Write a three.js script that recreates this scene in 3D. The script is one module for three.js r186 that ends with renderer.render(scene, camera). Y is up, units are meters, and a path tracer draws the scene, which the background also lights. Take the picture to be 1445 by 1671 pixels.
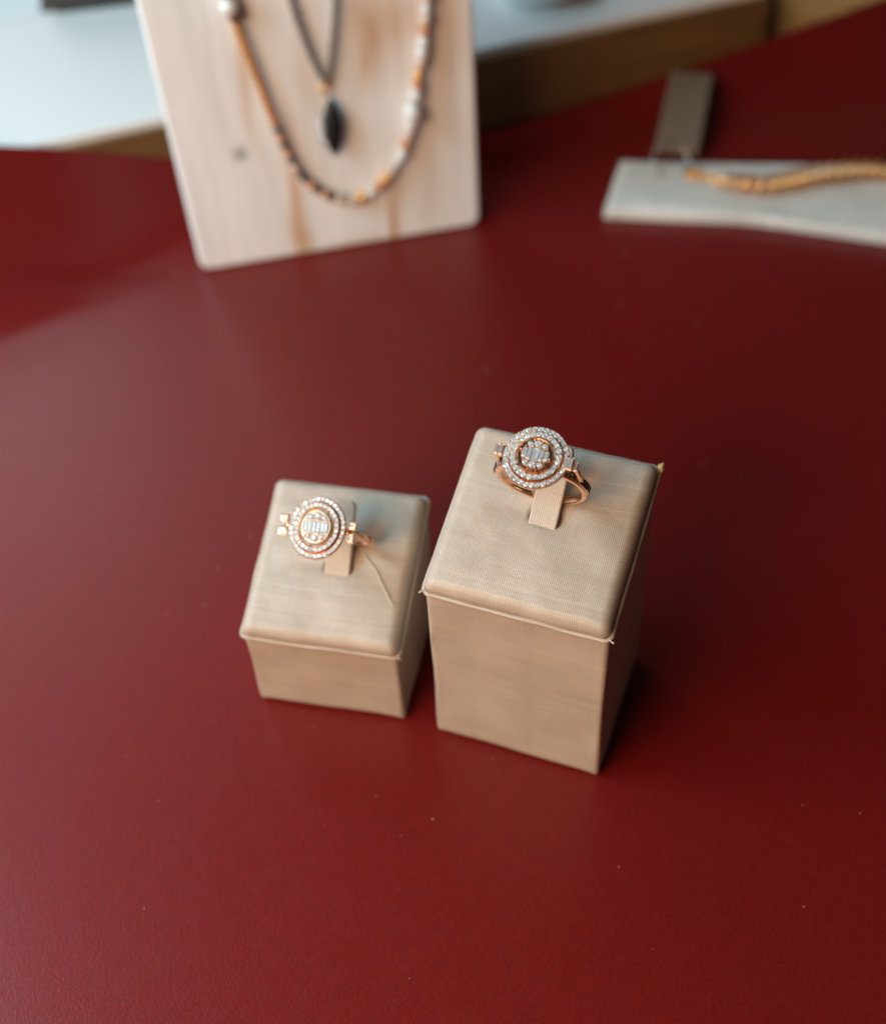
import * as THREE from 'three';
import { RectAreaLightUniformsLib } from 'three/addons/lights/RectAreaLightUniformsLib.js';
import { mergeGeometries, toCreasedNormals } from 'three/addons/utils/BufferGeometryUtils.js';
import { RoundedBoxGeometry } from 'three/addons/geometries/RoundedBoxGeometry.js';
import { ImprovedNoise } from 'three/addons/math/ImprovedNoise.js';

// ------------------------------------------------------------------ camera, light, exposure
const PW = 1445, PH = 1671, FPX = 2000;                 // photograph size and focal length in its pixels
const scene = new THREE.Scene();
const camera = new THREE.PerspectiveCamera(2 * Math.atan(PH / 2 / FPX) * 180 / Math.PI, PW / PH, 0.01, 20);
camera.position.set(0, 0.2512, 0);
camera.rotation.set(-0.8229, 0, -0.0722);
camera.focus = 0.245;
camera.userData.fStop = 7.4;
camera.updateMatrixWorld(true);

const renderer = new THREE.WebGLRenderer();
renderer.toneMapping = THREE.LinearToneMapping;
renderer.toneMappingExposure = 1.04;
renderer.shadowMap.enabled = true;

RectAreaLightUniformsLib.init();
scene.background = new THREE.Color().setRGB(0.032, 0.028, 0.026);   // the unlit rest of the shop

function windowLight(name, label, pos, look, w, h, color, nits, glow, category) {
  const g = new THREE.Group(); g.name = name; scene.add(g);
  g.position.set(...pos); g.lookAt(...look);
  g.userData = { label, category };
  const c = new THREE.Color().setRGB(...color);
  const pane = new THREE.Mesh(new THREE.PlaneGeometry(w, h), new THREE.MeshStandardMaterial({ color: 0x111111, emissive: c, emissiveIntensity: glow, roughness: 0.4 }));
  pane.name = category + '_pane'; g.add(pane);
  const fm = new THREE.MeshStandardMaterial({ color: 0x6b6660, roughness: 0.6 });
  for (const [x, y, ww, hh] of [[0, h / 2 + 0.03, w + 0.12, 0.06], [0, -h / 2 - 0.03, w + 0.12, 0.06], [-w / 2 - 0.03, 0, 0.06, h], [w / 2 + 0.03, 0, 0.06, h]]) {
    const f = new THREE.Mesh(new THREE.BoxGeometry(ww, hh, 0.05), fm); f.name = category + '_frame'; f.position.set(x, y, 0); g.add(f);
  }
  const l = new THREE.RectAreaLight(c, nits, w, h);
  l.position.copy(g.localToWorld(new THREE.Vector3(0, 0, 0.02)));
  l.lookAt(...look); scene.add(l);
}
windowLight('window', 'cool daylight window close beside the table', [-0.47, 0.40, -0.14], [0.0, 0.03, -0.25], 0.5, 0.36, [0.52, 0.83, 1.0], 9.0, 1.5, 'window');
windowLight('window_001', 'tall daylight window beyond the end of the table', [-0.78, 0.92, -1.46], [-0.08, 0.0, -0.35], 0.65, 0.95, [0.97, 0.97, 1.0], 2.1, 0.8, 'window');
windowLight('shop_light', 'warm glowing shop light panel in front of the table', [-0.30, 0.29, 0.12], [-0.05, 0.0, -0.15], 0.3, 0.24, [1.0, 0.70, 0.46], 9.2, 1.5, 'light');

// ------------------------------------------------------------------ helpers
let seed = 7;
const rnd = () => { seed |= 0; seed = seed + 0x6D2B79F5 | 0; let t = Math.imul(seed ^ seed >>> 15, 1 | seed); t = t + Math.imul(t ^ t >>> 7, 61 | t) ^ t; return ((t ^ t >>> 14) >>> 0) / 4294967296; };
const noise = new ImprovedNoise();
const N = (x, y, z = 0.5) => noise.noise(x, y, z);
const V = (x, y, z) => new THREE.Vector3(x, y, z);
const clamp = (x, a, b) => Math.min(b, Math.max(a, x));
const sstep = (a, b, x) => { const t = clamp((x - a) / (b - a), 0, 1); return t * t * (3 - 2 * t); };
const lerpTable = (tab, x) => {
  if (x <= tab[0][0]) return tab[0][1];
  for (let i = 1; i < tab.length; i++) if (x <= tab[i][0]) { const [a, b] = tab[i - 1], [c, d] = tab[i]; const t = (x - a) / (c - a); return b + (d - b) * t; }
  return tab[tab.length - 1][1];
};
// direction seen at a photograph pixel, and where it meets a plane
const dirAt = (px, py) => V((px - PW / 2) / FPX, -(py - PH / 2) / FPX, -1).applyQuaternion(camera.quaternion);
const onPlane = (px, py, p0, n) => { const d = dirAt(px, py), t = p0.clone().sub(camera.position).dot(n) / d.dot(n); return d.multiplyScalar(t).add(camera.position); };
const at = (px, py, Y = 0) => onPlane(px, py, V(0, Y, 0), V(0, 1, 0));

const taken = {};
const numbered = n => { const k = taken[n] = (taken[n] ?? -1) + 1; return k ? n + '_' + String(k).padStart(3, '0') : n; };
function thing(name, label, category, pos = [0, 0, 0], group) {
  const g = new THREE.Group(); g.name = numbered(name); g.position.set(...pos); scene.add(g);
  g.userData = { label, category }; if (group) g.userData.group = group;
  return g;
}
function part(name, geo, mat, parent) {
  const m = new THREE.Mesh(geo, mat); m.name = name; m.castShadow = m.receiveShadow = true; parent.add(m); return m;
}
function solo(name, label, category, geo, mat, group) {
  const m = new THREE.Mesh(geo, mat); m.name = numbered(name); m.castShadow = m.receiveShadow = true; scene.add(m);
  m.userData = { label, category }; if (group) m.userData.group = group; return m;
}
const flat = g => { const h = g.index ? g.toNonIndexed() : g; h.computeVertexNormals(); return h; };
function gridGeo(nu, nv, fn, closedU = false) {   // fn(i/nu, j/nv) -> [x,y,z,u,v]
  const pos = [], uv = [], idx = [];
  for (let j = 0; j <= nv; j++) for (let i = 0; i <= nu; i++) { const p = fn(i / nu, j / nv); pos.push(p[0], p[1], p[2]); uv.push(p[3] ?? i / nu, p[4] ?? j / nv); }
  for (let j = 0; j < nv; j++) for (let i = 0; i < nu; i++) { const a = j * (nu + 1) + i, b = a + 1, c = a + nu + 1, d = c + 1; idx.push(a, b, d, a, d, c); }
  const g = new THREE.BufferGeometry();
  g.setAttribute('position', new THREE.Float32BufferAttribute(pos, 3)); g.setAttribute('uv', new THREE.Float32BufferAttribute(uv, 2)); g.setIndex(idx);
  g.computeVertexNormals();
  if (closedU) { const n = g.attributes.normal; for (let j = 0; j <= nv; j++) { const a = j * (nu + 1), b = a + nu; const x = n.getX(a) + n.getX(b), y = n.getY(a) + n.getY(b), z = n.getZ(a) + n.getZ(b), l = Math.hypot(x, y, z) || 1; n.setXYZ(a, x / l, y / l, z / l); n.setXYZ(b, x / l, y / l, z / l); } }
  return g;
}
const tube = (pts, r, seg = 40, rad = 6, closed = false) => new THREE.TubeGeometry(new THREE.CatmullRomCurve3(pts, closed), seg, r, rad, closed);
function placed(geo, pos, rot = [0, 0, 0], scl = [1, 1, 1]) {
  const g = geo.clone(); g.applyMatrix4(new THREE.Matrix4().compose(V(...pos), new THREE.Quaternion().setFromEuler(new THREE.Euler(...rot)), V(...scl))); return g;
}
const merge = list => mergeGeometries(list.map(g => { const h = g.index ? g.toNonIndexed() : g; for (const k of Object.keys(h.attributes)) if (!['position', 'normal', 'uv'].includes(k)) h.deleteAttribute(k); return h; }));
function dataTex(w, h, fn, srgb) {
  const d = new Uint8Array(w * h * 4);
  for (let y = 0; y < h; y++) for (let x = 0; x < w; x++) { const c = fn(x, y), o = (y * w + x) * 4; d[o] = clamp(c[0], 0, 255); d[o + 1] = clamp(c[1], 0, 255); d[o + 2] = clamp(c[2], 0, 255); d[o + 3] = 255; }
  const t = new THREE.DataTexture(d, w, h, THREE.RGBAFormat); t.magFilter = THREE.LinearFilter; t.minFilter = THREE.LinearMipmapLinearFilter;
  t.wrapS = t.wrapT = THREE.RepeatWrapping; if (srgb) t.colorSpace = THREE.SRGBColorSpace; t.needsUpdate = true; return t;
}
// a value noise that wraps every `per` cells
function tileNoise(per, s) {
  const v = new Float32Array(per * per); for (let i = 0; i < v.length; i++) { let h = Math.imul(i + 1 + s * 7919, 0x9E3779B1); h ^= h >>> 15; h = Math.imul(h, 0x85EBCA6B); h ^= h >>> 13; v[i] = ((h >>> 0) % 65536) / 65536; }
  return (x, y) => { x *= per; y *= per; const x0 = Math.floor(x), y0 = Math.floor(y), fx = x - x0, fy = y - y0, a = fx * fx * (3 - 2 * fx), b = fy * fy * (3 - 2 * fy), m = k => ((k % per) + per) % per, X0 = m(x0), X1 = m(x0 + 1), Y0 = m(y0) * per, Y1 = m(y0 + 1) * per; return (v[Y0 + X0] * (1 - a) + v[Y0 + X1] * a) * (1 - b) + (v[Y1 + X0] * (1 - a) + v[Y1 + X1] * a) * b; };
}

// ------------------------------------------------------------------ materials
// satin weave: 42 mm square, about 0.4 mm ribs, with slubs along the weft
const FAB = 0.042;
const TW = 2048, WARP = 102, WEFT = 104;
const nA = tileNoise(32, 1), nB = tileNoise(256, 2), nC = tileNoise(8, 3);
const weftTone = [], weftFat = [], warpTone = [];
for (let i = 0; i < WEFT; i++) { weftTone.push((rnd() - 0.5) * 0.035 + (rnd() < 0.06 ? (rnd() - 0.2) * 0.08 : 0)); weftFat.push(rnd()); }
for (let i = 0; i < WARP; i++) warpTone.push((rnd() - 0.5) * 0.03);
function weave(x, y) {
  const u = x / TW, v = y / TW;
  const wv = v * WEFT + (nA(u, v) - 0.5) * 0.5, r = ((Math.floor(wv) % WEFT) + WEFT) % WEFT, fv = wv - Math.floor(wv);
  const wu = u * WARP + (nA(v, u) - 0.5) * 0.4 + (r % 2) * 0.3 + nA(u * 2, v) * 0.15, cI = ((Math.floor(wu) % WARP) + WARP) % WARP, fu = wu - Math.floor(wu);
  const float = Math.pow(Math.sin(Math.PI * fu), 0.6) * (0.55 + 0.45 * Math.sin(Math.PI * fv));
  return [float, r, cI, fu, fv, u, v];
}
const fabBump = dataTex(TW, TW, (x, y) => { const [f, r, , , , u, v] = weave(x, y); const h = 205 * f + 30 * nB(u, v) + weftTone[r] * 120 * nA(u * 3, v); return [h, h, h]; });
const fabMap = dataTex(TW, TW, (x, y) => {
  const [f, r, c, , , u, v] = weave(x, y);
  const t = 0.67 + 0.30 * f + weftTone[r] * (0.4 + nC(u, v)) * 1.1 + warpTone[c] * 0.6 + (nB(u, v) - 0.5) * 0.06 + (nC(v, u) - 0.5) * 0.05;
  const gap = 1 - f;
  return [255 * t, 255 * (t - 0.035 * gap), 255 * (t - 0.085 * gap)];
}, true);
const fabric = new THREE.MeshPhysicalMaterial({ name: 'satin_fabric', map: fabMap, bumpMap: fabBump, bumpScale: 0.00007, roughness: 0.38, ior: 1.65, sheen: 0.6, sheenRoughness: 0.4, sheenColor: new THREE.Color(0.9, 0.87, 0.84) });
fabric.color.setRGB(0.66, 0.54, 0.44);

const redBumpN = tileNoise(512, 11), redBumpN2 = tileNoise(180, 12), redN3 = tileNoise(24, 13);
const redBump = dataTex(1024, 1024, (x, y) => { const u = x / 1024, v = y / 1024; const h = 70 * redBumpN(u, v) + 180 * redBumpN2(u, v); return [h, h, h]; });
const redMap = dataTex(1024, 1024, (x, y) => { const u = x / 1024, v = y / 1024; const t = 0.93 + 0.02 * (redN3(u, v) - 0.5) + 0.08 * (redBumpN(u, v) - 0.5) + 0.12 * (redBumpN2(u, v) - 0.5); return [255 * t, 255 * t, 255 * t]; }, true);
const redRough = dataTex(1024, 1024, (x, y) => { const u = x / 1024, v = y / 1024; const t = 224 + 10 * (redN3(v, u) - 0.5) * 2 + 20 * (redBumpN(v, u) - 0.5); return [t, t, t]; });
const redMat = new THREE.MeshPhysicalMaterial({ name: 'red_leatherette', map: redMap, bumpMap: redBump, bumpScale: 0.00003, roughness: 0.40, specularIntensity: 0.7, roughnessMap: redRough });
redMat.color.setRGB(0.175, 0.0075, 0.006);

const roseGold = new THREE.MeshPhysicalMaterial({ name: 'rose_gold', metalness: 1, roughness: 0.2 }); roseGold.color.setRGB(0.93, 0.58, 0.38);
const yellowGold = new THREE.MeshPhysicalMaterial({ name: 'gold', metalness: 1, roughness: 0.28 }); yellowGold.color.setRGB(0.94, 0.49, 0.17);
const darkSilver = new THREE.MeshPhysicalMaterial({ name: 'aged_silver', metalness: 1, roughness: 0.35 }); darkSilver.color.setRGB(0.42, 0.36, 0.31);
const whiteGold = new THREE.MeshPhysicalMaterial({ name: 'white_gold', metalness: 1, roughness: 0.3 }); whiteGold.color.setRGB(0.88, 0.88, 0.90);
const diamond = new THREE.MeshPhysicalMaterial({ name: 'clear_stone', color: 0xffffff, roughness: 0.015, ior: 2.4, transmission: 0.74, thickness: 0.001 });
const darkStone = new THREE.MeshPhysicalMaterial({ name: 'dark_stone', roughness: 0.15, ior: 2.2 }); darkStone.color.setRGB(0.025, 0.016, 0.018);
const pearlMat = new THREE.MeshPhysicalMaterial({ name: 'pearl', roughness: 0.25, clearcoat: 0.6 }); pearlMat.color.setRGB(0.74, 0.69, 0.65);
const coralMat = new THREE.MeshPhysicalMaterial({ name: 'coral_bead', roughness: 0.3 }); coralMat.color.setRGB(0.62, 0.27, 0.13);
const smokeMat = new THREE.MeshPhysicalMaterial({ name: 'smoky_bead', roughness: 0.2 }); smokeMat.color.setRGB(0.12, 0.075, 0.06);
const peachMat = new THREE.MeshPhysicalMaterial({ name: 'peach_bead', roughness: 0.3 }); peachMat.color.setRGB(0.66, 0.46, 0.36);
const whiteMat = new THREE.MeshPhysicalMaterial({ name: 'white_panel', roughness: 0.5 }); whiteMat.color.setRGB(0.74, 0.71, 0.68);
const threadMat = new THREE.MeshPhysicalMaterial({ name: 'thread', roughness: 0.8 }); threadMat.color.setRGB(0.74, 0.64, 0.54);
const glueMat = new THREE.MeshPhysicalMaterial({ name: 'dried_glue', roughness: 0.35 }); glueMat.color.setRGB(0.58, 0.36, 0.13);

const woodN = tileNoise(64, 21), woodN2 = tileNoise(16, 22);
const woodMap = dataTex(512, 512, (x, y) => { const u = x / 512, v = y / 512; const g = woodN(u * 0.25, v * 2) * 0.5 + woodN2(u * 0.5, v * 4) * 0.5; const t = 0.72 + 0.28 * g; return [255 * t, 255 * t * (0.97 + 0.03 * g), 255 * t * (0.92 + 0.08 * g)]; }, true);
const brownWood = new THREE.MeshPhysicalMaterial({ name: 'brown_wood', map: woodMap, roughness: 0.45 }); brownWood.color.setRGB(0.24, 0.125, 0.045);
const honeyWood = new THREE.MeshPhysicalMaterial({ name: 'honey_wood', map: woodMap, roughness: 0.45 }); honeyWood.color.setRGB(0.80, 0.55, 0.25);

// ------------------------------------------------------------------ the red sheet on the table
const trayZ = x => -0.4345 - 0.29 * (x - 0.0265) ;                       // front face of the wooden tray, seen from above
const edgeH = [[-0.6, 0.07], [-0.17, 0.047], [-0.129, 0.0345], [-0.093, 0.021], [-0.05, 0.007], [0, 0.0], [0.03, 0], [0.08, 0.0045], [0.145, 0.0135], [0.2, 0.021], [0.4, 0.03]];
const fallW = [[-0.6, 0.14], [-0.2, 0.085], [-0.13, 0.06], [-0.09, 0.038], [-0.04, 0.03], [0.03, 0.03], [0.12, 0.035], [0.2, 0.06], [0.4, 0.1]];
function sheetH(x, z) {
  const D = z - trayZ(x), w = lerpTable(fallW, x);
  let h = D < w ? lerpTable(edgeH, x) * Math.pow(1 - clamp(D, 0, w) / w, 2) : 0;
  const dx = -0.075 - x, dz = z + 0.355, r = Math.hypot(dx, dz);
  if (dx > 0) { const th = Math.atan2(dz, dx) * 57.3; h += 0.045 * Math.min(r, 0.09) * Math.exp(-Math.pow((th - 13) / 9, 2)) * sstep(0.0, 0.05, r) * (1 - sstep(0.1, 0.3, r)); }
  return h;
}
{
  const g = gridGeo(220, 260, (a, b) => {
    const x = -0.55 + 1.1 * a, z1 = trayZ(x) + 0.0015, bb = 1 - (1 - b) * (1 - b) * 0 - (1 - b), z = 0.35 + (z1 - 0.35) * Math.pow(bb, 0.8);
    return [x, sheetH(x, z), z, x / 0.06, -z / 0.06];
  });
  const m = new THREE.Mesh(g, redMat); m.name = 'table_cover'; m.receiveShadow = m.castShadow = true; m.userData.kind = 'structure';
  m.userData.label = 'dark red leatherette sheet covering the table, curling up at the back'; scene.add(m);
  const t = new THREE.Mesh(new THREE.BoxGeometry(1.4, 0.03, 1.5), brownWood); t.name = 'table'; t.position.set(0, -0.0165, -0.3); t.receiveShadow = true; t.userData.kind = 'structure'; scene.add(t);
}
{ // dust and lint lying on the sheet
  const list = []; const d = new THREE.IcosahedronGeometry(1, 0);
  for (let i = 0; i < 90; i++) { const x = -0.11 + 0.2 * rnd(), z = -0.09 - 0.28 * rnd(); const s = 0.00006 + 0.00012 * rnd() * rnd(); list.push(placed(d, [x, s * 0.8 + sheetH(x, z), z], [rnd() * 3, rnd() * 3, 0], [s * (1 + rnd()), s, s])); }
  const m = new THREE.Mesh(merge(list), threadMat); m.name = 'dust'; m.userData = { kind: 'stuff', label: 'pale specks of dust scattered on the red sheet', category: 'dust' }; scene.add(m);
}

// ------------------------------------------------------------------ ring display blocks
function roundRect(hx, hz, r, n) {      // n points round a rounded rectangle, counter-clockwise seen from above, with arc length
  const pts = [], sx = hx - r, sz = hz - r, q = Math.PI * r / 2, per = 4 * (sx + sz) + 4 * q;
  for (let i = 0; i <= n; i++) {
    let s = i / n * per, x, z, nx, nz; const seg = [2 * sx, q, 2 * sz, q, 2 * sx, q, 2 * sz, q]; let k = 0; while (k < 7 && s > seg[k]) s -= seg[k++];
    const a = s / (r || 1);
    if (k === 0) [x, z, nx, nz] = [-sx + s, hz, 0, 1];
    else if (k === 1) [x, z, nx, nz] = [sx + r * Math.sin(a), sz + r * Math.cos(a), Math.sin(a), Math.cos(a)];
    else if (k === 2) [x, z, nx, nz] = [hx, sz - s, 1, 0];
    else if (k === 3) [x, z, nx, nz] = [sx + r * Math.cos(a), -sz - r * Math.sin(a), Math.cos(a), -Math.sin(a)];
    else if (k === 4) [x, z, nx, nz] = [sx - s, -hz, 0, -1];
    else if (k === 5) [x, z, nx, nz] = [-sx - r * Math.sin(a), -sz - r * Math.cos(a), -Math.sin(a), -Math.cos(a)];
    else if (k === 6) [x, z, nx, nz] = [-hx, -sz + s, -1, 0];
    else [x, z, nx, nz] = [-sx - r * Math.cos(a), sz + r * Math.sin(a), -Math.cos(a), Math.sin(a)];
    pts.push([x, z, nx, nz, i / n * per]);
  }
  return pts;
}
function ringBlock(o) {
  const { x, z, yaw, w, d, hf, hb } = o;
  const root = thing('ring_block', o.label, 'display block', [x, 0, z], 'ring display blocks'); root.rotation.y = yaw;
  const hx = w / 2, hz = d / 2, slope = (hb - hf) / d, tau = Math.atan(slope), L = d / Math.cos(tau);
  const ns = o.seed;
  // body: origin at the middle of the front bottom edge, depth towards -z
  const P = roundRect(hx - 0.0002, hz - 0.0002, 0.0009, 240), nv = 40;
  const body = gridGeo(240, nv, (a, b) => {
    const p = P[Math.round(a * 240)], top = hf - slope * (p[1] - hz), corner = Math.pow(Math.max(Math.abs(p[0]) / hx, 0) * Math.max(Math.abs(p[1]) / hz, 0), 10);
    const y0 = 0.0009 * (1 - corner), t = b, y = y0 + (top - y0) * t;
    const dent = 0.00035 * Math.sin(Math.PI * t) * (1 - corner) + N(p[4] * 90, y * 90, ns) * 0.00022 + (t < 0.03 ? 0.0008 * (1 - t / 0.03) * (1 - t / 0.03) : 0);
    return [p[0] - p[2] * dent, y, p[1] - p[3] * dent - hz, p[4] / FAB + ns * 0.37, y / FAB + ns * 0.21];
  }, true);
  const capP = roundRect(hx - 0.0003, hz - 0.0003, 0.0009, 60);
  const cap = gridGeo(60, 1, (a, b) => { const p = capP[Math.round(a * 60)], k = 1 - b; return [p[0] * k, hf - slope * (p[1] * k - hz) - 0.00005, p[1] * k - hz, p[0] * k / FAB, p[1] * k / FAB]; });
  part('body', merge([body, cap]), fabric, root);
  // cushion on the slanting top
  const cg = new THREE.Group(); cg.name = 'top_pad'; root.add(cg); cg.position.set(0, (hf + hb) / 2, -hz); cg.rotation.x = tau;
  const T = 0.0037, R = 0.0030, lz = L / 2, zs = lz - o.slot / Math.cos(tau);   // slot position from the front edge
  const K = 14, M = 46, outer = [];
  for (let k = 0; k <= K; k++) { const a = k / K * Math.PI * 0.5; outer.push([k === 0 ? 0.0011 : R * (1 - Math.sin(Math.PI * 0.5 * (0.22 + 0.78 * k / K))) + 0.00012, T * Math.pow(Math.sin(a * 0.5) / Math.sin(Math.PI / 4), 0.8)]); }
  const prof = k => { // [inset, height]
    const t = k / K, ang = -0.6 + t * (Math.PI / 2 + 0.6), r = 0.0026;
    return [r * (1 - Math.cos(ang)) , T - r + r * Math.sin(ang)];
  };
  const cush = gridGeo(240, K + M, (a, b) => {
    const k = Math.round(b * (K + M)), [ins, hh] = prof(Math.min(k, K)), rad = 0.0019;
    const q = roundRectAt(hx - 0.0001 - ins, lz - 0.0001 - ins, Math.max(rad - ins * 0.6, 0.0008), Math.round(a * 240));
    let X = q[0], Z = q[1], H = hh;
    if (k > K) { const s = 1 - (k - K) / M; X *= s; Z *= s; }
    const ex = 1 - Math.pow(Math.abs(X) / hx, 2.6), ez = 1 - Math.pow(Math.abs(Z) / lz, 2.6), e = Math.max(ex, 0) * Math.max(ez, 0);
    H += 0.0010 * e;
    const dz = Z - zs;
    H -= 0.0011 * Math.exp(-Math.pow(dz / 0.0014, 2)) * (1 - sstep(0.0026, 0.0040, Math.abs(X - o.tabX))) * (k >= K ? 1 : 0);
    H -= 0.00075 * Math.exp(-Math.pow((dz + 0.0004 + 0.04 * X) / 0.0024, 2)) * Math.exp(-Math.pow((X + 0.002) / 0.0095, 2)) * (k >= K ? 1 : 0);
    H += N(X * 120, Z * 160, ns + 3) * 0.00028 + N(X * 300, Z * 420, ns + 5) * 0.00007;
    return [X + N(Z * 150, ns) * 0.0002, H, Z + N(X * 150, ns + 9) * 0.0003, X / FAB + ns * 0.11, (-Z + H) / FAB + ns * 0.43];
  }, true);
  function roundRectAt(ax, az, r, i) { const key = ax.toFixed(6) + az.toFixed(6) + r.toFixed(6); ringBlock.c ??= {}; return (ringBlock.c[key] ??= roundRect(ax, az, r, 240))[i]; }
  part('cushion', cush, fabric, cg);
  // folded lip of the side cloth below the cushion
  const lipPts = roundRect(hx + 0.00005, lz + 0.00005, 0.0013, 120).slice(0, 120).map((p, i) => V(p[0] + p[2] * N(i * 0.21, ns) * 0.00018, 0.00005 + N(i * 0.13, ns, 2.2) * 0.0003 + (p[3] > 0.5 ? -0.0001 : 0), p[1] + p[3] * N(i * 0.17, ns + 4) * 0.0002));
  const lip = tube(lipPts, 0.00058, 360, 8, true);
  { const uvA = lip.attributes.uv; for (let i = 0; i < uvA.count; i++) uvA.setXY(i, uvA.getX(i) * 3.7, uvA.getY(i) * 0.08); }
  part('piping', lip, fabric, cg);
  // frayed ends at the corners
  const fr = [];
  for (const [sx, sz, n] of o.fray) for (let i = 0; i < n; i++) {
    const b0 = V(sx * (hx - 0.0002), 0.0002 + rnd() * 0.0004, sz * (lz - 0.0002)), dir = V(sx * (0.3 + rnd()), (rnd() - 0.35) * 0.8, sz * (0.1 + 0.6 * rnd())).normalize(), len = 0.0005 + rnd() * 0.0009;
    fr.push(tube([b0, b0.clone().addScaledVector(dir, len * 0.5).add(V(0, (rnd() - 0.3) * 0.0004, 0)), b0.clone().addScaledVector(dir, len).add(V(0, (rnd() - 0.6) * 0.0007, (rnd() - 0.5) * 0.0005))], 0.00005 + rnd() * 0.00005, 6, 4));
  }
  part('frayed_threads', merge(fr), threadMat, cg);
  if (o.glue) {
    const bl = new THREE.IcosahedronGeometry(0.0009, 2), pa = bl.attributes.position;
    for (let i = 0; i < pa.count; i++) { const k = 1 + 0.5 * N(pa.getX(i) * 1500, pa.getY(i) * 1500, pa.getZ(i) * 1500); pa.setXYZ(i, pa.getX(i) * k * 0.8, pa.getY(i) * k, pa.getZ(i) * k * 1.2); }
    bl.computeVertexNormals();
    part('glue_drop', placed(bl, [hx + 0.0002, 0.0007, -lz + 0.0002]), glueMat, cg);
  }
  // tongue that carries the ring: a cloth strip leaning back out of the slot
  const tw = o.tabW / 2, tl = o.tabL, tt = 0.0016;
  const sh = new THREE.Shape(); const cr = 0.0012;
  sh.moveTo(-tw, -0.003); sh.lineTo(tw, -0.003); sh.lineTo(tw, tl - cr); sh.quadraticCurveTo(tw, tl, tw - cr, tl); sh.lineTo(-tw + cr, tl); sh.quadraticCurveTo(-tw, tl, -tw, tl - cr); sh.closePath();
  const tg = new THREE.ExtrudeGeometry(sh, { depth: tt - 0.0006, bevelEnabled: true, bevelSize: 0.0003, bevelThickness: 0.0003, bevelSegments: 3, curveSegments: 8 });
  { const uvA = tg.attributes.uv; for (let i = 0; i < uvA.count; i++) uvA.setXY(i, uvA.getX(i) / FAB + 0.3, uvA.getY(i) / FAB + 0.6); }
  const tab = part('ring_tongue', tg, fabric, cg);
  tab.position.set(o.tabX, T + 0.0003, zs); tab.rotation.set(-(Math.PI / 2 - o.tabTilt), 0, 0); tab.rotateY(o.tabTwist || 0);
  return root;
}
const TALL = { x: 0.0129, z: -0.1532, yaw: -0.4135, w: 0.04, d: 0.037, hf: 0.0534, hb: 0.0666, seed: 1.3, slot: 0.0198, tabX: 0.0006, tabW: 0.0053, tabL: 0.0150, tabTilt: 0.42, fray: [[-1, 1, 8], [1, 1, 9], [1, -1, 5]], glue: true, label: 'taller beige satin ring display block with frayed corners' };
const SMALL = { x: -0.0305, z: -0.1696, yaw: -0.2579, w: 0.0372, d: 0.037, hf: 0.0259, hb: 0.0397, seed: 4.7, slot: 0.0172, tabX: 0.0016, tabW: 0.0053, tabL: 0.0155, tabTilt: 0.5, tabTwist: 0.0, fray: [[1, 1, 2]], label: 'shorter beige satin ring display block beside the taller one' };
ringBlock(TALL); ringBlock(SMALL);

// ------------------------------------------------------------------ rings (modelled in millimetres, scaled to metres)
const brilliant = flat(new THREE.LatheGeometry([[0, -0.43], [0.5, -0.03], [0.5, 0.03], [0.36, 0.15], [0.28, 0.185], [0, 0.185]].map(p => new THREE.Vector2(...p)), 10));
function stepCut(w, l, h, taper = 1) {      // baguette: step-cut stone, w across x, l along z; taper narrows the +z end
  const ring = (k, y) => [[-w / 2 * k, y, -l / 2 * (1 - (1 - k) * w / l)], [w / 2 * k, y, -l / 2 * (1 - (1 - k) * w / l)], [w / 2 * k * taper, y, l / 2 * (1 - (1 - k) * w / l)], [-w / 2 * k * taper, y, l / 2 * (1 - (1 - k) * w / l)]];
  const rs = [ring(0.25, -h * 0.9), ring(0.7, -h * 0.5), ring(1, -0.03), ring(1, 0.03), ring(0.8, h * 0.22), ring(0.6, h * 0.3)], pos = [];
  const tri = (a, b, c) => pos.push(...a, ...b, ...c);
  for (let i = 0; i + 1 < rs.length; i++) for (let k = 0; k < 4; k++) { const a = rs[i][k], b = rs[i][(k + 1) % 4], c = rs[i + 1][k], d = rs[i + 1][(k + 1) % 4]; tri(a, c, d); tri(a, d, b); }
  tri(rs[5][0], rs[5][2], rs[5][1]); tri(rs[5][0], rs[5][3], rs[5][2]); tri(rs[0][0], rs[0][1], rs[0][2]); tri(rs[0][0], rs[0][2], rs[0][3]);
  const g = new THREE.BufferGeometry(); g.setAttribute('position', new THREE.Float32BufferAttribute(pos, 3)); g.setAttribute('uv', new THREE.Float32BufferAttribute(new Float32Array(pos.length / 3 * 2), 2)); g.computeVertexNormals(); return g;
}
const bead = new THREE.IcosahedronGeometry(1, 1), disc = new THREE.CylinderGeometry(1, 1, 0.06, 14);
function stone(geo, mat, parent, p, s = 1, rotY = 0, tilt = 0) {
  const m = part('diamond', geo, mat, parent); m.position.set(...p); m.scale.setScalar(s); m.rotation.set(tilt, rotY, 0, 'YXZ'); return m;
}
function annulus(r0, r1, y0, y1, ell) {      // ring-shaped plate with softened edges, stretched along z by ell
  const b = 0.12, pts = [[r0, y0], [r0, y1 - b], [r0 + b, y1], [r1 - b, y1], [r1, y1 - b], [r1, y0], [r0, y0]].map(p => new THREE.Vector2(...p));
  const g = toCreasedNormals(new THREE.LatheGeometry(pts, 96), 0.6); g.applyMatrix4(new THREE.Matrix4().makeScale(1, 1, ell)); return g;
}
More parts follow.
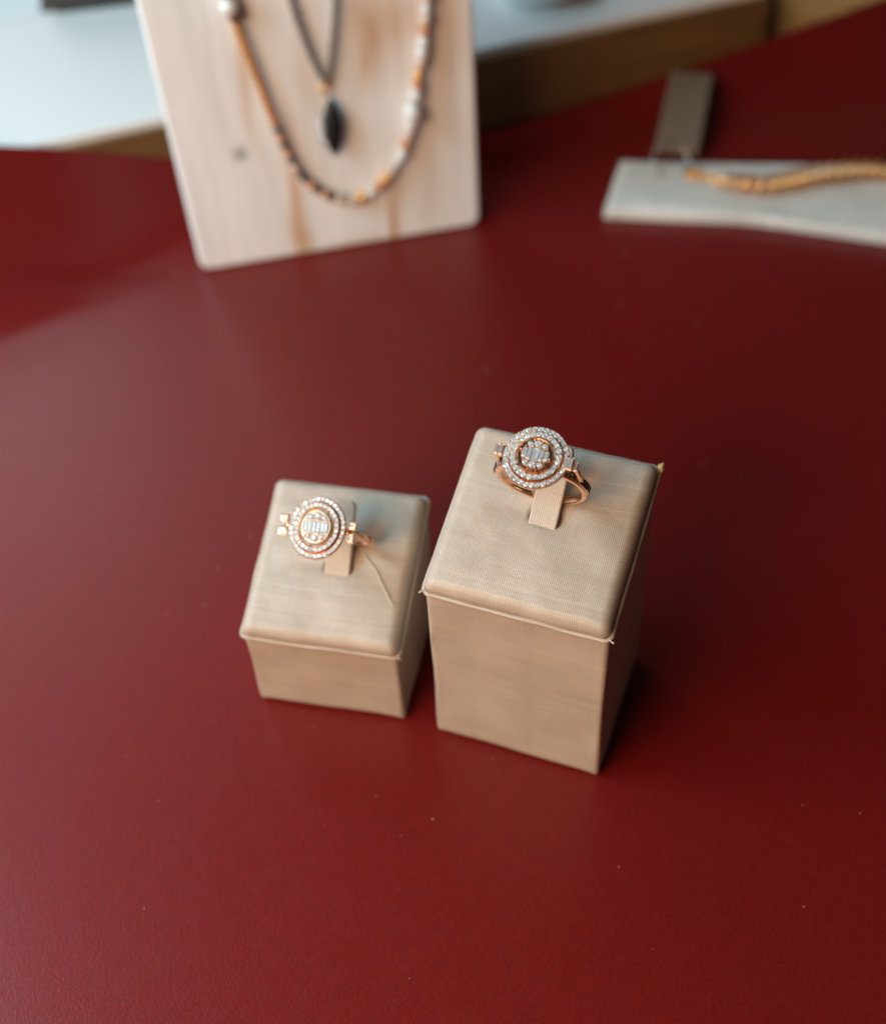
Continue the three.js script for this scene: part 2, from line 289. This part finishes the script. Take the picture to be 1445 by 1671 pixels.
function haloRing(o) {
  const root = thing('diamond_ring', o.label, 'ring', o.pos, 'diamond halo rings'); root.quaternion.copy(o.quat); root.scale.setScalar(0.001);
  // shank: from one shoulder round the back to the other
  const band = gridGeo(120, 12, (a, b) => {
    const th = (Math.PI / 2 + o.open) + a * (2 * Math.PI - 2 * o.open), up = Math.sin(th);
    const wid = o.bandW * (0.92 + 0.16 * up), thick = 0.55 + 0.12 * (up + 1), q = b * 2 * Math.PI, c = Math.cos(q), s = Math.sin(q);
    const rr = 8.9 + thick * Math.sign(c) * Math.pow(Math.abs(c), 0.55), zz = wid / 2 * Math.sign(s) * Math.pow(Math.abs(s), 0.5);
    return [rr * Math.cos(th), rr * Math.sin(th), zz];
  });
  part('shank', band, roseGold, root);
  const E = o.ell;
  const under = part('basket', merge([annulus(2.6, 3.2, 8.6, 11.6, E), annulus(4.6, 5.2, 9.4, 9.9, E), ...[0, 1, 2, 3, 4, 5, 6, 7].map(i => { const a = (i + 0.5) * Math.PI / 4; return tube([V(2.9 * Math.cos(a), 9.2, 2.9 * Math.sin(a) * E), V(4.9 * Math.cos(a), 9.8, 4.9 * Math.sin(a) * E), V(5.7 * Math.cos(a), 11, 5.7 * Math.sin(a) * E)], 0.28, 8, 5); })]), roseGold, root);
  const halo = (name, r, wdt, y, n, ds, drop) => {
    const h = part(name, annulus(r - wdt / 2, r + wdt / 2, y - drop, y, E), roseGold, root), pr = [], seats = [];
    for (let i = 0; i < n; i++) {
      const a = i / n * 2 * Math.PI + 0.06;
      stone(brilliant, diamond, h, [r * Math.cos(a), y + 0.12, r * E * Math.sin(a)], ds * (0.97 + 0.06 * rnd()), rnd() * 6, (rnd() - 0.5) * 0.45);
      seats.push(placed(disc, [r * Math.cos(a), y + 0.01, r * E * Math.sin(a)], [0, 0, 0], [ds * 0.41, 1, ds * 0.41]));
      const c = (i + 0.5) / n * 2 * Math.PI + 0.06;
      for (const q of [-0.40, 0.40]) pr.push(placed(bead, [(r + q * wdt * 0.98) * Math.cos(c), y + 0.1, (r + q * wdt * 0.98) * E * Math.sin(c)], [0, 0, 0], [0.16, 0.2, 0.16]));
    }
    part('prongs', merge(pr), roseGold, h); part('stone_seats', merge(seats), whiteGold, h); return h;
  };
  halo('outer_halo', o.r1, 1.22, 11.5, o.n1, o.d1, 0.7);
  halo('inner_halo', o.r2, 1.22, 12.2, o.n2, o.d2, 1.0);
  // centre cluster
  const c = part('centre_cluster', merge([annulus(o.rc - 0.28, o.rc, 11.4, 12.95, E), placed(new THREE.CylinderGeometry(o.rc - 0.2, o.rc - 0.2, 0.4, 48), [0, 12.45, 0], [0, 0, 0], [1, 1, E])]), roseGold, root), pr = [];
  for (const [x, w, l] of o.baguettes) stone(stepCut(w, l, 0.7), diamond, c, [x, 13.02, 0]);
  for (const [x, z, s] of o.rounds) stone(brilliant, diamond, c, [x, 13.05, z], s, rnd() * 6);
  for (const [x, z] of o.prongs) pr.push(placed(bead, [x, 13.15, z], [0, 0, 0], [0.19, 0.22, 0.19]));
  part('prongs', merge(pr), roseGold, c);
  part('stone_seats', merge([...o.rounds.map(([x, z, q]) => placed(disc, [x, 12.68, z], [0, 0, 0], [q * 0.42, 1, q * 0.42])), ...o.baguettes.map(([x, w, l]) => placed(new THREE.BoxGeometry(w * 0.82, 0.06, l * 0.9), [x, 12.68, 0]))]), whiteGold, c);
  // shoulders
  for (const sh of o.shoulders) {
    const gr = [];
    for (const [x, y, z, w, l, ry] of sh) gr.push(placed(new RoundedBoxGeometry(w + 0.22, 0.75, l + 0.22, 2, 0.12), [x, y - 0.42, z], [0, ry, 0]), placed(bead, [x + w / 2, y + 0.08, z + l / 2], [0, 0, 0], [0.17, 0.2, 0.17]), placed(bead, [x - w / 2, y + 0.08, z - l / 2], [0, 0, 0], [0.17, 0.2, 0.17]), placed(bead, [x - w / 2, y + 0.08, z + l / 2], [0, 0, 0], [0.17, 0.2, 0.17]), placed(bead, [x + w / 2, y + 0.08, z - l / 2], [0, 0, 0], [0.17, 0.2, 0.17]));
    const sx = Math.sign(sh[0][0]), far = Math.max(...sh.map(s => Math.abs(s[0])));
    gr.push(tube([V(sx * 5.2, 9.6, 0), V(sx * (far - 0.7), sh[0][1] - 0.9, 0), V(sx * (far + 0.2), 7.6, 0), V(sx * 8.3, 4.6, 0)], 0.62, 16, 8));
    const m = part('shoulder', merge(gr), roseGold, root);
    for (const [x, y, z, w, l, ry, tp] of sh) stone(stepCut(w, l, 0.8, tp ?? 1), diamond, m, [x, y, z], 1, ry);
  }
  if (o.dark) for (const sgn of [1, -1]) {
    const row = part('dark_stone_row', gridGeo(24, 8, (a, b) => { const th = sgn > 0 ? 1.0 - 1.02 * a : Math.PI - 1.0 + 1.02 * a, q = b * Math.PI * 2; const rr = 9.55 + 0.28 * Math.cos(q), zz = 0.85 * Math.sin(q); return [rr * Math.cos(th), rr * Math.sin(th), zz]; }), roseGold, root);
    for (let i = 0; i < 9; i++) for (const zz of [-0.42, 0.42]) { const th0 = 0.96 - i * 0.112, th = sgn > 0 ? th0 : Math.PI - th0; const m = part('dark_stone', brilliant, darkStone, row); m.position.set(9.86 * Math.cos(th), 9.86 * Math.sin(th), zz); m.rotation.z = th - Math.PI / 2; m.scale.setScalar(0.95); }
  }
  return root;
}
function ringPose(B, phi, delta, headPx, headPy, faceUp) {   // finger axis along the block's depth; the head's centre on its pixel, the shank resting on the cushion
  const X = V(Math.cos(B.yaw), 0, -Math.sin(B.yaw)), F = V(Math.sin(B.yaw), 0, Math.cos(B.yaw)), O = V(B.x, 0, B.z);
  const n = F.clone().multiplyScalar(Math.cos(phi)).add(V(0, Math.sin(phi), 0)).multiplyScalar(Math.cos(delta)).addScaledVector(X, Math.sin(delta));
  const ax = X.clone().cross(n).normalize(), t = n.clone().cross(ax);
  const d = dirAt(headPx, headPy).normalize(); let P;
  for (let k = 0.15; k < 0.4; k += 0.0002) { P = camera.position.clone().addScaledVector(d, k); const b = P.clone().addScaledVector(n, -faceUp - 0.0098), q = b.clone().sub(O), v = -q.dot(F); if (b.y <= B.hf + (B.hb - B.hf) * v / B.d + 0.0041) break; }
  const c = P.clone().addScaledVector(n, -faceUp);
  return { pos: c.toArray(), quat: new THREE.Quaternion().setFromRotationMatrix(new THREE.Matrix4().makeBasis(t, n, ax)) };
}
const rad = x => x * Math.PI / 180;
haloRing({
  ...ringPose(TALL, rad(68), 0, 873, 743, 0.0125), label: 'rose gold double halo ring with dark stones along its band, on the taller block',
  open: 0.62, bandW: 2.3, ell: 1.0, r1: 5.85, n1: 32, d1: 1.18, r2: 4.5, n2: 25, d2: 1.16, rc: 3.6,
  baguettes: [[-2.15, 0.85, 2.0], [-1.2, 0.8, 2.5], [0, 1.35, 2.7], [1.2, 0.8, 2.5], [2.15, 0.85, 2.0]],
  rounds: [[-1.45, -1.95, 1.2], [0, -2.2, 1.5], [1.45, -1.95, 1.2], [-1.45, 1.95, 1.2], [0, 2.2, 1.5], [1.45, 1.95, 1.2]],
  prongs: [[-0.75, -1.45], [0.75, -1.45], [-0.75, 1.45], [0.75, 1.45], [-2.1, -1.3], [2.1, -1.3], [-2.1, 1.3], [2.1, 1.3], [-0.8, -2.7], [0.8, -2.7], [-0.8, 2.7], [0.8, 2.7], [2.9, 0.4], [-2.9, -0.4]],
  shoulders: [[[6.6, 12.25, 0, 1.5, 2.3, 0], [8.0, 11.5, 0, 0.75, 1.7, 0]], [[-7.0, 11.7, 0, 0.85, 2.2, 0], [-7.95, 11.4, 0, 0.8, 2.0, 0]]], dark: true,
});
haloRing({
  ...ringPose(SMALL, rad(57), rad(-3), 515, 860, 0.0125), label: 'rose gold double halo ring with paired side stones, on the shorter block',
  open: 0.72, bandW: 2.0, ell: 1.07, r1: 5.85, n1: 36, d1: 1.10, r2: 4.6, n2: 28, d2: 1.08, rc: 3.65,
  baguettes: [-2.3, -1.4, -0.47, 0.47, 1.4, 2.3].map(x => [x, 0.86, 2.5 - Math.abs(x) * 0.12]),
  rounds: [[-1.5, -2.1, 1.3], [0, -2.45, 1.55], [1.5, -2.1, 1.3], [-1.5, 2.1, 1.3], [0, 2.45, 1.55], [1.5, 2.1, 1.3]],
  prongs: [[-0.75, -1.55], [0.75, -1.55], [-0.75, 1.55], [0.75, 1.55], [-2.3, -1.6], [2.3, -1.6], [-2.3, 1.6], [2.3, 1.6]],
  shoulders: [[[7.6, 10.9, -1.35, 1.7, 1.6, 0, 1.0], [7.6, 10.9, 1.35, 1.5, 1.9, 0, 0.8]], [[-7.7, 11.2, -1.35, 1.7, 1.7, 0, 0.8], [-7.8, 11.2, 1.4, 1.8, 1.8, 0, 0.55]]], dark: false,
});

// a thin nylon thread from the smaller ring down its block
{
  const B = SMALL, slope = (B.hb - B.hf) / B.d, tau = Math.atan(slope);
  const p0 = V(B.x, B.hf + 0.0046, B.z), n = V(Math.sin(B.yaw) * Math.sin(-tau) * -1, Math.cos(tau), Math.cos(B.yaw) * Math.sin(tau));
  const pts = [[586, 893], [598, 912], [612, 930], [624, 955], [634, 978], [640, 990]].map(([x, y]) => onPlane(x, y, p0, n).addScaledVector(n, 0.0005));
  solo('tag_thread', 'thin pale thread trailing from the ring over the shorter block', 'thread', tube(pts, 0.00013, 40, 5), threadMat);
}

// ------------------------------------------------------------------ necklace board
const bL = at(335, 443), bR = at(778, 368);
const bx = bR.clone().sub(bL); const bw = bx.length(); bx.normalize();
const lean = rad(7);
const bUp = V(0, Math.cos(lean), 0).addScaledVector(V(0, 1, 0).cross(bx).multiplyScalar(1), Math.sin(lean)).normalize();
const bN = bx.clone().cross(bUp).normalize();          // towards the viewer
if (bUp.z > 0) { bUp.z *= -1; bUp.x *= -1; bN.crossVectors(bx, bUp).normalize(); }
const boardM = new THREE.Matrix4().makeBasis(bx, bUp, bN).setPosition(bL);
const boardInv = boardM.clone().invert();
const onBoard = (px, py, off = 0) => { const p = onPlane(px, py, bL.clone().addScaledVector(bN, off), bN).applyMatrix4(boardInv); return p; };   // board coordinates
const bh = 0.17;
{
  const root = thing('necklace_board', 'upright pale wooden board with brown grain streaks, hung with two necklaces', 'display board');
  boardM.decompose(root.position, root.quaternion, root.scale);
  const r = 0.003, flare = 0.0045;
  const sh = new THREE.Shape(); sh.moveTo(r, 0); sh.lineTo(bw - r, 0); sh.quadraticCurveTo(bw, 0, bw, r); sh.lineTo(bw + flare, bh - 0.01); sh.quadraticCurveTo(bw + flare, bh, bw + flare - 0.01, bh); sh.lineTo(-flare * 0.5 + 0.01, bh); sh.quadraticCurveTo(-flare * 0.5, bh, -flare * 0.5, bh - 0.01); sh.lineTo(0, r); sh.quadraticCurveTo(0, 0, r, 0);
  const th = 0.012, g = new THREE.ExtrudeGeometry(sh, { depth: th - 0.003, bevelEnabled: true, bevelSize: 0.0012, bevelThickness: 0.0015, bevelSegments: 4, curveSegments: 8 }); g.translate(0, 0.0013, -th + 0.0015);
  const uvA = g.attributes.uv, pa = g.attributes.position; for (let i = 0; i < uvA.count; i++) uvA.setXY(i, (pa.getX(i) + 0.01) / 0.12, (pa.getY(i) + 0.01) / 0.19);
  const gN = tileNoise(48, 31), gN2 = tileNoise(10, 32), gN3 = tileNoise(128, 33);
  const stains = [ // px, py, half-width mm, half-height mm, strength, tone
    [480, 330, 2.6, 20, 0.55], [500, 400, 3, 9, 0.35], [642, 370, 2.0, 9, 0.75], [650, 330, 2.5, 12, 0.3], [600, 60, 5, 13, 0.5], [590, 115, 2.5, 7, 0.4], [640, 20, 8, 14, 0.45], [400, 120, 2.2, 24, 0.35], [720, 60, 7, 30, 0.3], [500, 120, 4, 20, 0.22], [580, 400, 9, 3, 0.35], [700, 300, 6, 20, 0.16]
  ].map(([px, py, a, b, s]) => { const p = onBoard(px, py); return [p.x * 1000, p.y * 1000, a, b, s]; });
  const kn = onBoard(392, 252);
  const map = dataTex(768, 1024, (x, y) => {
    const X = x / 768 * 120 - 10, Y = y / 1024 * 190 - 10, u = x / 768, v = y / 1024;
    const wob = (gN2(u, v) - 0.5) * 5;
    let s = 0; for (const [cx, cy, a, b, k] of stains) s += k * Math.exp(-Math.pow((X + wob - cx) / a, 2) - Math.pow((Y + wob * 1.5 - cy) / b, 2));
    s = Math.min(1, 1.3 * s * (0.75 + 0.5 * gN(u * 1.0, v * 0.25)));
    const grain = (gN(u + 0.02 * gN2(u, v), v * 0.12) - 0.5) * 0.10 + (gN3(u, v * 0.06) - 0.5) * 0.07 + (gN2(v, u) - 0.5) * 0.05;
    const k = 0.55 * Math.exp(-Math.pow((X - kn.x * 1000) / 2.0, 2) - Math.pow((Y - kn.y * 1000) / 2.2, 2));
    const t = 0.96 + grain * 0.5 - k * 0.6;
    return [255 * (t - s * 0.14), 255 * (t * 0.985 - s * 0.30), 255 * (t * 0.97 - s * 0.42)];
  }, true);
  const m = new THREE.MeshPhysicalMaterial({ name: 'pale_wood', map, roughness: 0.55 }); m.color.setRGB(0.95, 0.965, 0.98);
  part('panel', g, m, root);
  const strut = new RoundedBoxGeometry(0.03, 0.10, 0.006, 2, 0.001); strut.rotateX(0.5); strut.translate(bw / 2, 0.052, -0.036);
  part('strut', strut, m, root);
}
// long bead necklace
{
  const root = thing('bead_necklace', 'long gold and bead necklace hanging in a deep loop on the wooden board', 'necklace');
  boardM.decompose(root.position, root.quaternion, root.scale);
  const px = [[352, -60], [366, -12], [378, 22], [398, 75], [424, 140], [446, 196], [466, 244], [492, 288], [520, 313], [552, 326], [586, 325], [616, 308], [640, 280], [660, 244], [672, 200], [680, 150], [688, 95], [694, 40], [698, -10], [702, -60]];
  const cv = new THREE.CatmullRomCurve3(px.map(([x, y]) => onBoard(x, y, 0.003).setZ(0.003)));
  const len = cv.getLength(), sub = (a, b, n = 30) => Array.from({ length: n + 1 }, (_, i) => cv.getPointAt(a + (b - a) * i / n));
  // parameter where the chain passes each pixel height
  const sph = new THREE.SphereGeometry(1, 14, 10), tor = new THREE.TorusGeometry(1, 0.32, 6, 14);
  let s = 0; const U = [];
  while (s < len) { const u = s / len, p = cv.getPointAt(u); U.push(u); s += 0.0031; }
  const goldEnd = 0.42;
  const findU = (x, y) => { const q = onBoard(x, y, 0.003); let b = 0, bd = 9; for (let i = 0; i <= 400; i++) { const d = cv.getPointAt(i / 400).distanceTo(q); if (d < bd) { bd = d; b = i / 400; } } return b; };
  const u1 = findU(382, 30), u2 = findU(452, 210), u3 = findU(575, 327), uEnd = 1;
  // gold snake-like links on one side
  let k = 0;
  for (let q = u1 * len; q < u2 * len; q += 0.0017) { const p = cv.getPointAt(q / len), t = cv.getTangentAt(q / len); const m = part('link', tor, yellowGold, root); m.position.copy(p).setZ(0.0024); m.quaternion.setFromUnitVectors(V(1, 0, 0), t); m.rotateX(k++ % 2 ? 0.75 : -0.75); m.scale.set(0.00155, 0.00125, 0.00125); }
  for (let q = 0; q < u1 * len; q += 0.0046) { const m = part('bead', sph, k++ % 2 ? smokeMat : pearlMat, root); m.position.copy(cv.getPointAt(q / len)).setZ(0.0026); m.scale.setScalar(0.0023); }
  { const m = part('bead', sph, pearlMat, root); m.position.copy(onBoard(374, 12, 0.003)).setZ(0.0032); m.scale.setScalar(0.0030); const m2 = part('bead', sph, smokeMat, root); m2.position.copy(onBoard(383, 24, 0.003)).setZ(0.003); m2.scale.setScalar(0.0022); }
  const cyc = [smokeMat, coralMat, smokeMat, peachMat, smokeMat, smokeMat, coralMat];
  for (let q = u2 * len + 0.001; q < u3 * len; q += 0.0028) { const m = part('bead', sph, cyc[k++ % 7], root); m.position.copy(cv.getPointAt(q / len)).setZ(0.0020 + 0.0004 * (k % 2)); m.scale.set(0.0016, 0.0016, 0.0016).multiplyScalar(0.85 + 0.4 * rnd()); }
  const cyc2 = [yellowGold, peachMat, pearlMat, pearlMat, coralMat, peachMat, pearlMat, peachMat, yellowGold, pearlMat, coralMat];
  for (let q = u3 * len; q < len; q += 0.0034) { const m = part('bead', sph, cyc2[k++ % 11], root); m.position.copy(cv.getPointAt(q / len)).setZ(0.0026); m.scale.set(0.0019, 0.0019, 0.0019).multiplyScalar(0.85 + 0.35 * rnd()); }
  { const m = part('bead', sph, pearlMat, root); m.position.copy(onBoard(673, 184, 0.003)).setZ(0.0036); m.scale.set(0.0031, 0.0040, 0.0031); }
  part('cord', tube(sub(0, 1, 120), 0.0005, 160, 5), smokeMat, root).position.z = -0.0008;
}
// pendant necklace
{
  const root = thing('pendant_necklace', 'fine dark chain necklace with a black pointed pendant on the wooden board', 'necklace');
  boardM.decompose(root.position, root.quaternion, root.scale);
  const tor = new THREE.TorusGeometry(1, 0.34, 6, 12); let k = 0;
  for (const path of [[[452, -60], [472, -8], [488, 40], [508, 92], [530, 138]], [[556, -60], [549, -8], [545, 45], [540, 95], [534, 138]]]) {
    const cv = new THREE.CatmullRomCurve3(path.map(([x, y]) => onBoard(x, y, 0.002).setZ(0.0019))), len = cv.getLength();
    for (let q = 0; q < len; q += 0.0021) { const m = part('link', tor, darkSilver, root); m.position.copy(cv.getPointAt(q / len)); m.quaternion.setFromUnitVectors(V(1, 0, 0), cv.getTangentAt(q / len)); m.rotateX(k++ % 2 ? 0.9 : -0.5); m.scale.set(0.00155, 0.00105, 0.00105); }
  }
  const top = onBoard(536, 152), bot = onBoard(545, 250), mid = top.clone().add(bot).multiplyScalar(0.5), hl = top.distanceTo(bot) / 2, ang = Math.atan2(top.x - bot.x, top.y - bot.y);
  const bail = part('bail', new THREE.TorusGeometry(0.0018, 0.0006, 8, 18), yellowGold, root); bail.position.copy(onBoard(531, 140)).setZ(0.0022); bail.rotation.y = 0.6;
  const pend = gridGeo(24, 20, (a, b) => { const th = a * 2 * Math.PI, t = b * 2 - 1, w = 0.0034 * Math.pow(Math.max(1 - Math.abs(t) ** 1.7, 0), 0.8); return [w * Math.cos(th), t * hl, 0.6 * w * Math.sin(th)]; }, true);
  const onyx = new THREE.MeshPhysicalMaterial({ name: 'onyx', roughness: 0.35 }); onyx.color.setRGB(0.012, 0.016, 0.016);
  const pm = part('pendant', pend, onyx, root); pm.position.copy(mid).setZ(0.0030); pm.rotation.z = -ang;
  for (let i = 0; i < 5; i++) { const m = part('diamond', brilliant, diamond, pm); const t = -0.5 + i * 0.19; m.position.set(-0.0039 * Math.pow(1 - Math.abs(t) ** 1.7, 0.8), t * hl, 0.0006); m.scale.setScalar(0.0021); m.rotation.x = Math.PI / 2; }
}

// ------------------------------------------------------------------ low pad with a gold chain bracelet
const padY = 0.0045;
{
  const root = thing('bracelet_pad', 'low white display pad lying on the red sheet under the gold bracelet', 'display pad');
  const pf = [[985, 340], [1100, 346], [1230, 352], [1320, 364], [1445, 382], [1600, 402]], pb = [[1012, 259], [1110, 262], [1230, 264], [1320, 265], [1445, 268], [1600, 270]];
  const F = new THREE.CatmullRomCurve3(pf.map(([x, y]) => at(x, y, padY))), B = new THREE.CatmullRomCurve3(pb.map(([x, y]) => at(x, y, padY)));
  const e = 0.0016, prof = [[0, 0.0003], [0, padY * 0.5], [0.0002, padY - e * 0.8], [0.0006, padY - 0.0004], [0.0016, padY]];
  const g = gridGeo(80, 22, (a, b) => {
    const k = Math.round(b * 22), f = F.getPoint(a), q = B.getPoint(a), dir = q.clone().sub(f).normalize(), Ld = f.distanceTo(q);
    let ins, y; if (k < 5) [ins, y] = prof[k]; else if (k > 17) { [ins, y] = prof[22 - k]; ins = Ld - ins; } else { ins = 0.0016 + (Ld - 0.0032) * (k - 4) / 14; y = padY; }
    const endIn = a < 0.02 ? -0.0012 * (1 - a / 0.02) : 0;
    const p = f.clone().addScaledVector(dir, ins); if (a < 0.02 && k >= 4 && k <= 18) y += endIn; p.y = y + (k > 4 && k < 18 ? 0.0005 * Math.sin(a * 9) : 0);
    return [p.x, p.y, p.z, p.x / FAB, p.z / FAB];
  });
  const padMat = fabric.clone(); padMat.name = 'pale_pad_cloth'; padMat.color.setRGB(0.95, 0.91, 0.86); padMat.bumpScale = 0.00006;
  const end = []; for (let k = 0; k <= 22; k++) end.push(V(g.attributes.position.getX(k * 81), g.attributes.position.getY(k * 81), g.attributes.position.getZ(k * 81)));
  const eg = new THREE.BufferGeometry(), ep = []; for (let k = 1; k < 22; k++) ep.push(...end[0].toArray(), ...end[k].toArray(), ...end[k + 1 > 22 ? 22 : k + 1].toArray());
  eg.setAttribute('position', new THREE.Float32BufferAttribute(ep, 3)); eg.setAttribute('uv', new THREE.Float32BufferAttribute(new Float32Array(ep.length / 3 * 2), 2)); eg.computeVertexNormals();
  part('pad', merge([g, eg]), padMat, root);
}
{
  const root = thing('chain_bracelet', 'gold twisted chain bracelet draped across the white pad', 'bracelet');
  const pts = [[1128, 286, 0.0015], [1160, 291, 0.0015], [1195, 299, 0.002], [1235, 302, 0.003], [1275, 296, 0.003], [1320, 286, 0.0035], [1370, 277, 0.0045], [1420, 274, 0.0045], [1480, 280, 0.003], [1560, 292, 0.003]];
  const cv = new THREE.CatmullRomCurve3(pts.map(([x, y, h]) => at(x, y, padY + h))), len = cv.getLength(), tor = new THREE.TorusGeometry(1, 0.25, 8, 24);
  let q = 0, k = 0; const thickAt = 0.013;
  while (q < len) {
    const big = q > thickAt, p = cv.getPointAt(q / len), t = cv.getTangentAt(q / len), m = part('link', tor, yellowGold, root), s = big ? 0.0029 * (1 + 0.25 * Math.min(1, (q - thickAt) / 0.03)) : 0.0012;
    m.position.copy(p); m.quaternion.setFromUnitVectors(V(1, 0, 0), t); m.rotateX(big ? 0.55 : (k % 2 ? 0.9 : -0.6)); m.rotateY(big ? 0.95 : 0); m.scale.set(s * 1.1, s, s); k++; q += big ? 0.0041 : 0.0019;
  }
  const cl = part('clasp', new THREE.TorusGeometry(0.0022, 0.0006, 8, 20), yellowGold, root); cl.position.copy(at(1128, 284, padY + 0.0012)); cl.rotation.x = -1.3;
}
{ // taupe bar behind the pad, with a thin metal hoop leaning on it
  const a = at(1064, 257), b = at(1142, 263), c = at(1088, 158);
  const root = thing('display_bar', 'small taupe rectangular bar lying behind the white pad', 'bar');
  const w = a.distanceTo(b), l = 0.047, dir = c.clone().sub(a).setY(0).normalize();
  const g = new RoundedBoxGeometry(w * 0.92, 0.0045, l, 3, 0.0010);
  const m = new THREE.MeshPhysicalMaterial({ name: 'taupe_cloth', roughness: 0.6, bumpMap: fabBump, bumpScale: 0.00004 }); m.color.setRGB(0.20, 0.14, 0.09);
  part('bar_body', g, m, root); root.position.copy(a.clone().add(b).multiplyScalar(0.5).addScaledVector(dir, l / 2)).setY(0.0060); root.rotation.order = 'YXZ'; root.rotation.y = Math.atan2(-dir.x, -dir.z); root.rotation.x = 0.11; 
  const hp = at(1093, 263, 0.0088), hoop = new THREE.TorusGeometry(0.0064, 0.0005, 8, 40);
  const h = solo('metal_hoop', 'thin pale metal hoop between the taupe bar and the white pad', 'hoop', hoop, darkSilver); h.position.copy(hp); h.rotation.x = -0.75;
}

// ------------------------------------------------------------------ white tray with wooden sides, and what stands on it
{
  const root = thing('white_tray', 'large white topped tray with brown wooden sides behind the necklace board', 'tray');
  const yaw = Math.atan(0.29), x0 = -0.45, x1 = 0.143, top = 0.03, c = 1 / Math.cos(yaw), Lx = (x1 - x0) * c;
  root.position.set(x0, 0.0, trayZ(x0)); root.rotation.y = yaw;
  const dp = 0.32, t = 0.006;
  const uvm = g => { const u = g.attributes.uv, p = g.attributes.position; for (let i = 0; i < u.count; i++) u.setXY(i, p.getX(i) / 0.2, (p.getY(i) + p.getZ(i)) / 0.06); return g; };
  for (const [nm, w, d, x, z] of [['tray_side', Lx, t, Lx / 2, -t / 2], ['tray_side', Lx, t, Lx / 2, -dp + t / 2], ['tray_side', t, dp - 2 * t, t / 2, -dp / 2], ['tray_side', t, dp - 2 * t, Lx - t / 2, -dp / 2]]) { const m = part(nm, uvm(new RoundedBoxGeometry(w, top - 0.001, d, 2, 0.0008)), brownWood, root); m.position.set(x, (top - 0.001) / 2 + 0.0004, z); }
  const p = part('tray_panel', new RoundedBoxGeometry(Lx - 0.0045, 0.006, dp - 0.0045, 2, 0.001), whiteMat, root); p.position.set(Lx / 2, top - 0.0005, -dp / 2);
}
const trayTop = 0.0325;
{ // honey wood block at the end of the tray
  const a = at(1246, 36, 0.012), root = thing('wooden_block', 'light honey coloured wooden block at the end of the white tray', 'block');
  const m = part('block_body', new RoundedBoxGeometry(0.09, 0.030, 0.05, 3, 0.001), honeyWood, root); m.position.set(0.045, 0.0150 + 0.0, -0.025);
  root.position.set(0.1455, 0.0004, trayZ(0.19) - 0.004); root.rotation.y = 0.05;
}
{ // dark box
  const c = at(72, 24, trayTop), e = at(230, 6, trayTop), dir = e.clone().sub(c).setY(0), L = dir.length(); dir.normalize();
  const root = thing('dark_box', 'dark brown box with a black rim standing on the white tray', 'box', c.toArray()); root.rotation.y = Math.atan2(-dir.z, dir.x);
  const dm = new THREE.MeshPhysicalMaterial({ name: 'dark_leather', roughness: 0.55 }); dm.color.setRGB(0.055, 0.038, 0.032); const rm = new THREE.MeshPhysicalMaterial({ name: 'black_rim', roughness: 0.4 }); rm.color.setRGB(0.012, 0.018, 0.022);
  const b = part('box_body', new RoundedBoxGeometry(L, 0.03, 0.05, 3, 0.0012), dm, root); b.position.set(L / 2, 0.0155, -0.025);
  const r = part('base_rim', new RoundedBoxGeometry(L + 0.002, 0.003, 0.052, 2, 0.0008), rm, root); r.position.set(L / 2, 0.0016, -0.025);
}
{ // small beige card beside it
  const c = at(20, 60, trayTop), m = solo('price_card', 'plain off white card lying flat on the tray by the dark box', 'card', new RoundedBoxGeometry(0.06, 0.0012, 0.04, 2, 0.0004), (() => { const k = new THREE.MeshPhysicalMaterial({ name: 'card', roughness: 0.7 }); k.color.setRGB(0.70, 0.72, 0.72); return k; })());
  m.position.copy(c).add(V(-0.012, 0.0007, -0.03)); m.rotation.y = 0.29;
}
{ // round dish
  const c = at(878, -10, trayTop), root = thing('round_dish', 'shallow round white dish standing on the white tray', 'dish', c.toArray());
  const pr = [[0, 0.0005], [0.013, 0.0005], [0.0165, 0.003], [0.0185, 0.007], [0.019, 0.0075], [0.0185, 0.0078], [0.016, 0.004], [0.0125, 0.002], [0, 0.002]].map(p => new THREE.Vector2(...p));
  const m = new THREE.MeshPhysicalMaterial({ name: 'glazed_china', roughness: 0.2 }); m.color.setRGB(0.76, 0.78, 0.79);
  part('dish_body', new THREE.LatheGeometry(pr, 64), m, root);
}

scene.traverse(o => { if (o.isMesh) { o.castShadow = true; o.receiveShadow = true; } });
renderer.render(scene, camera);
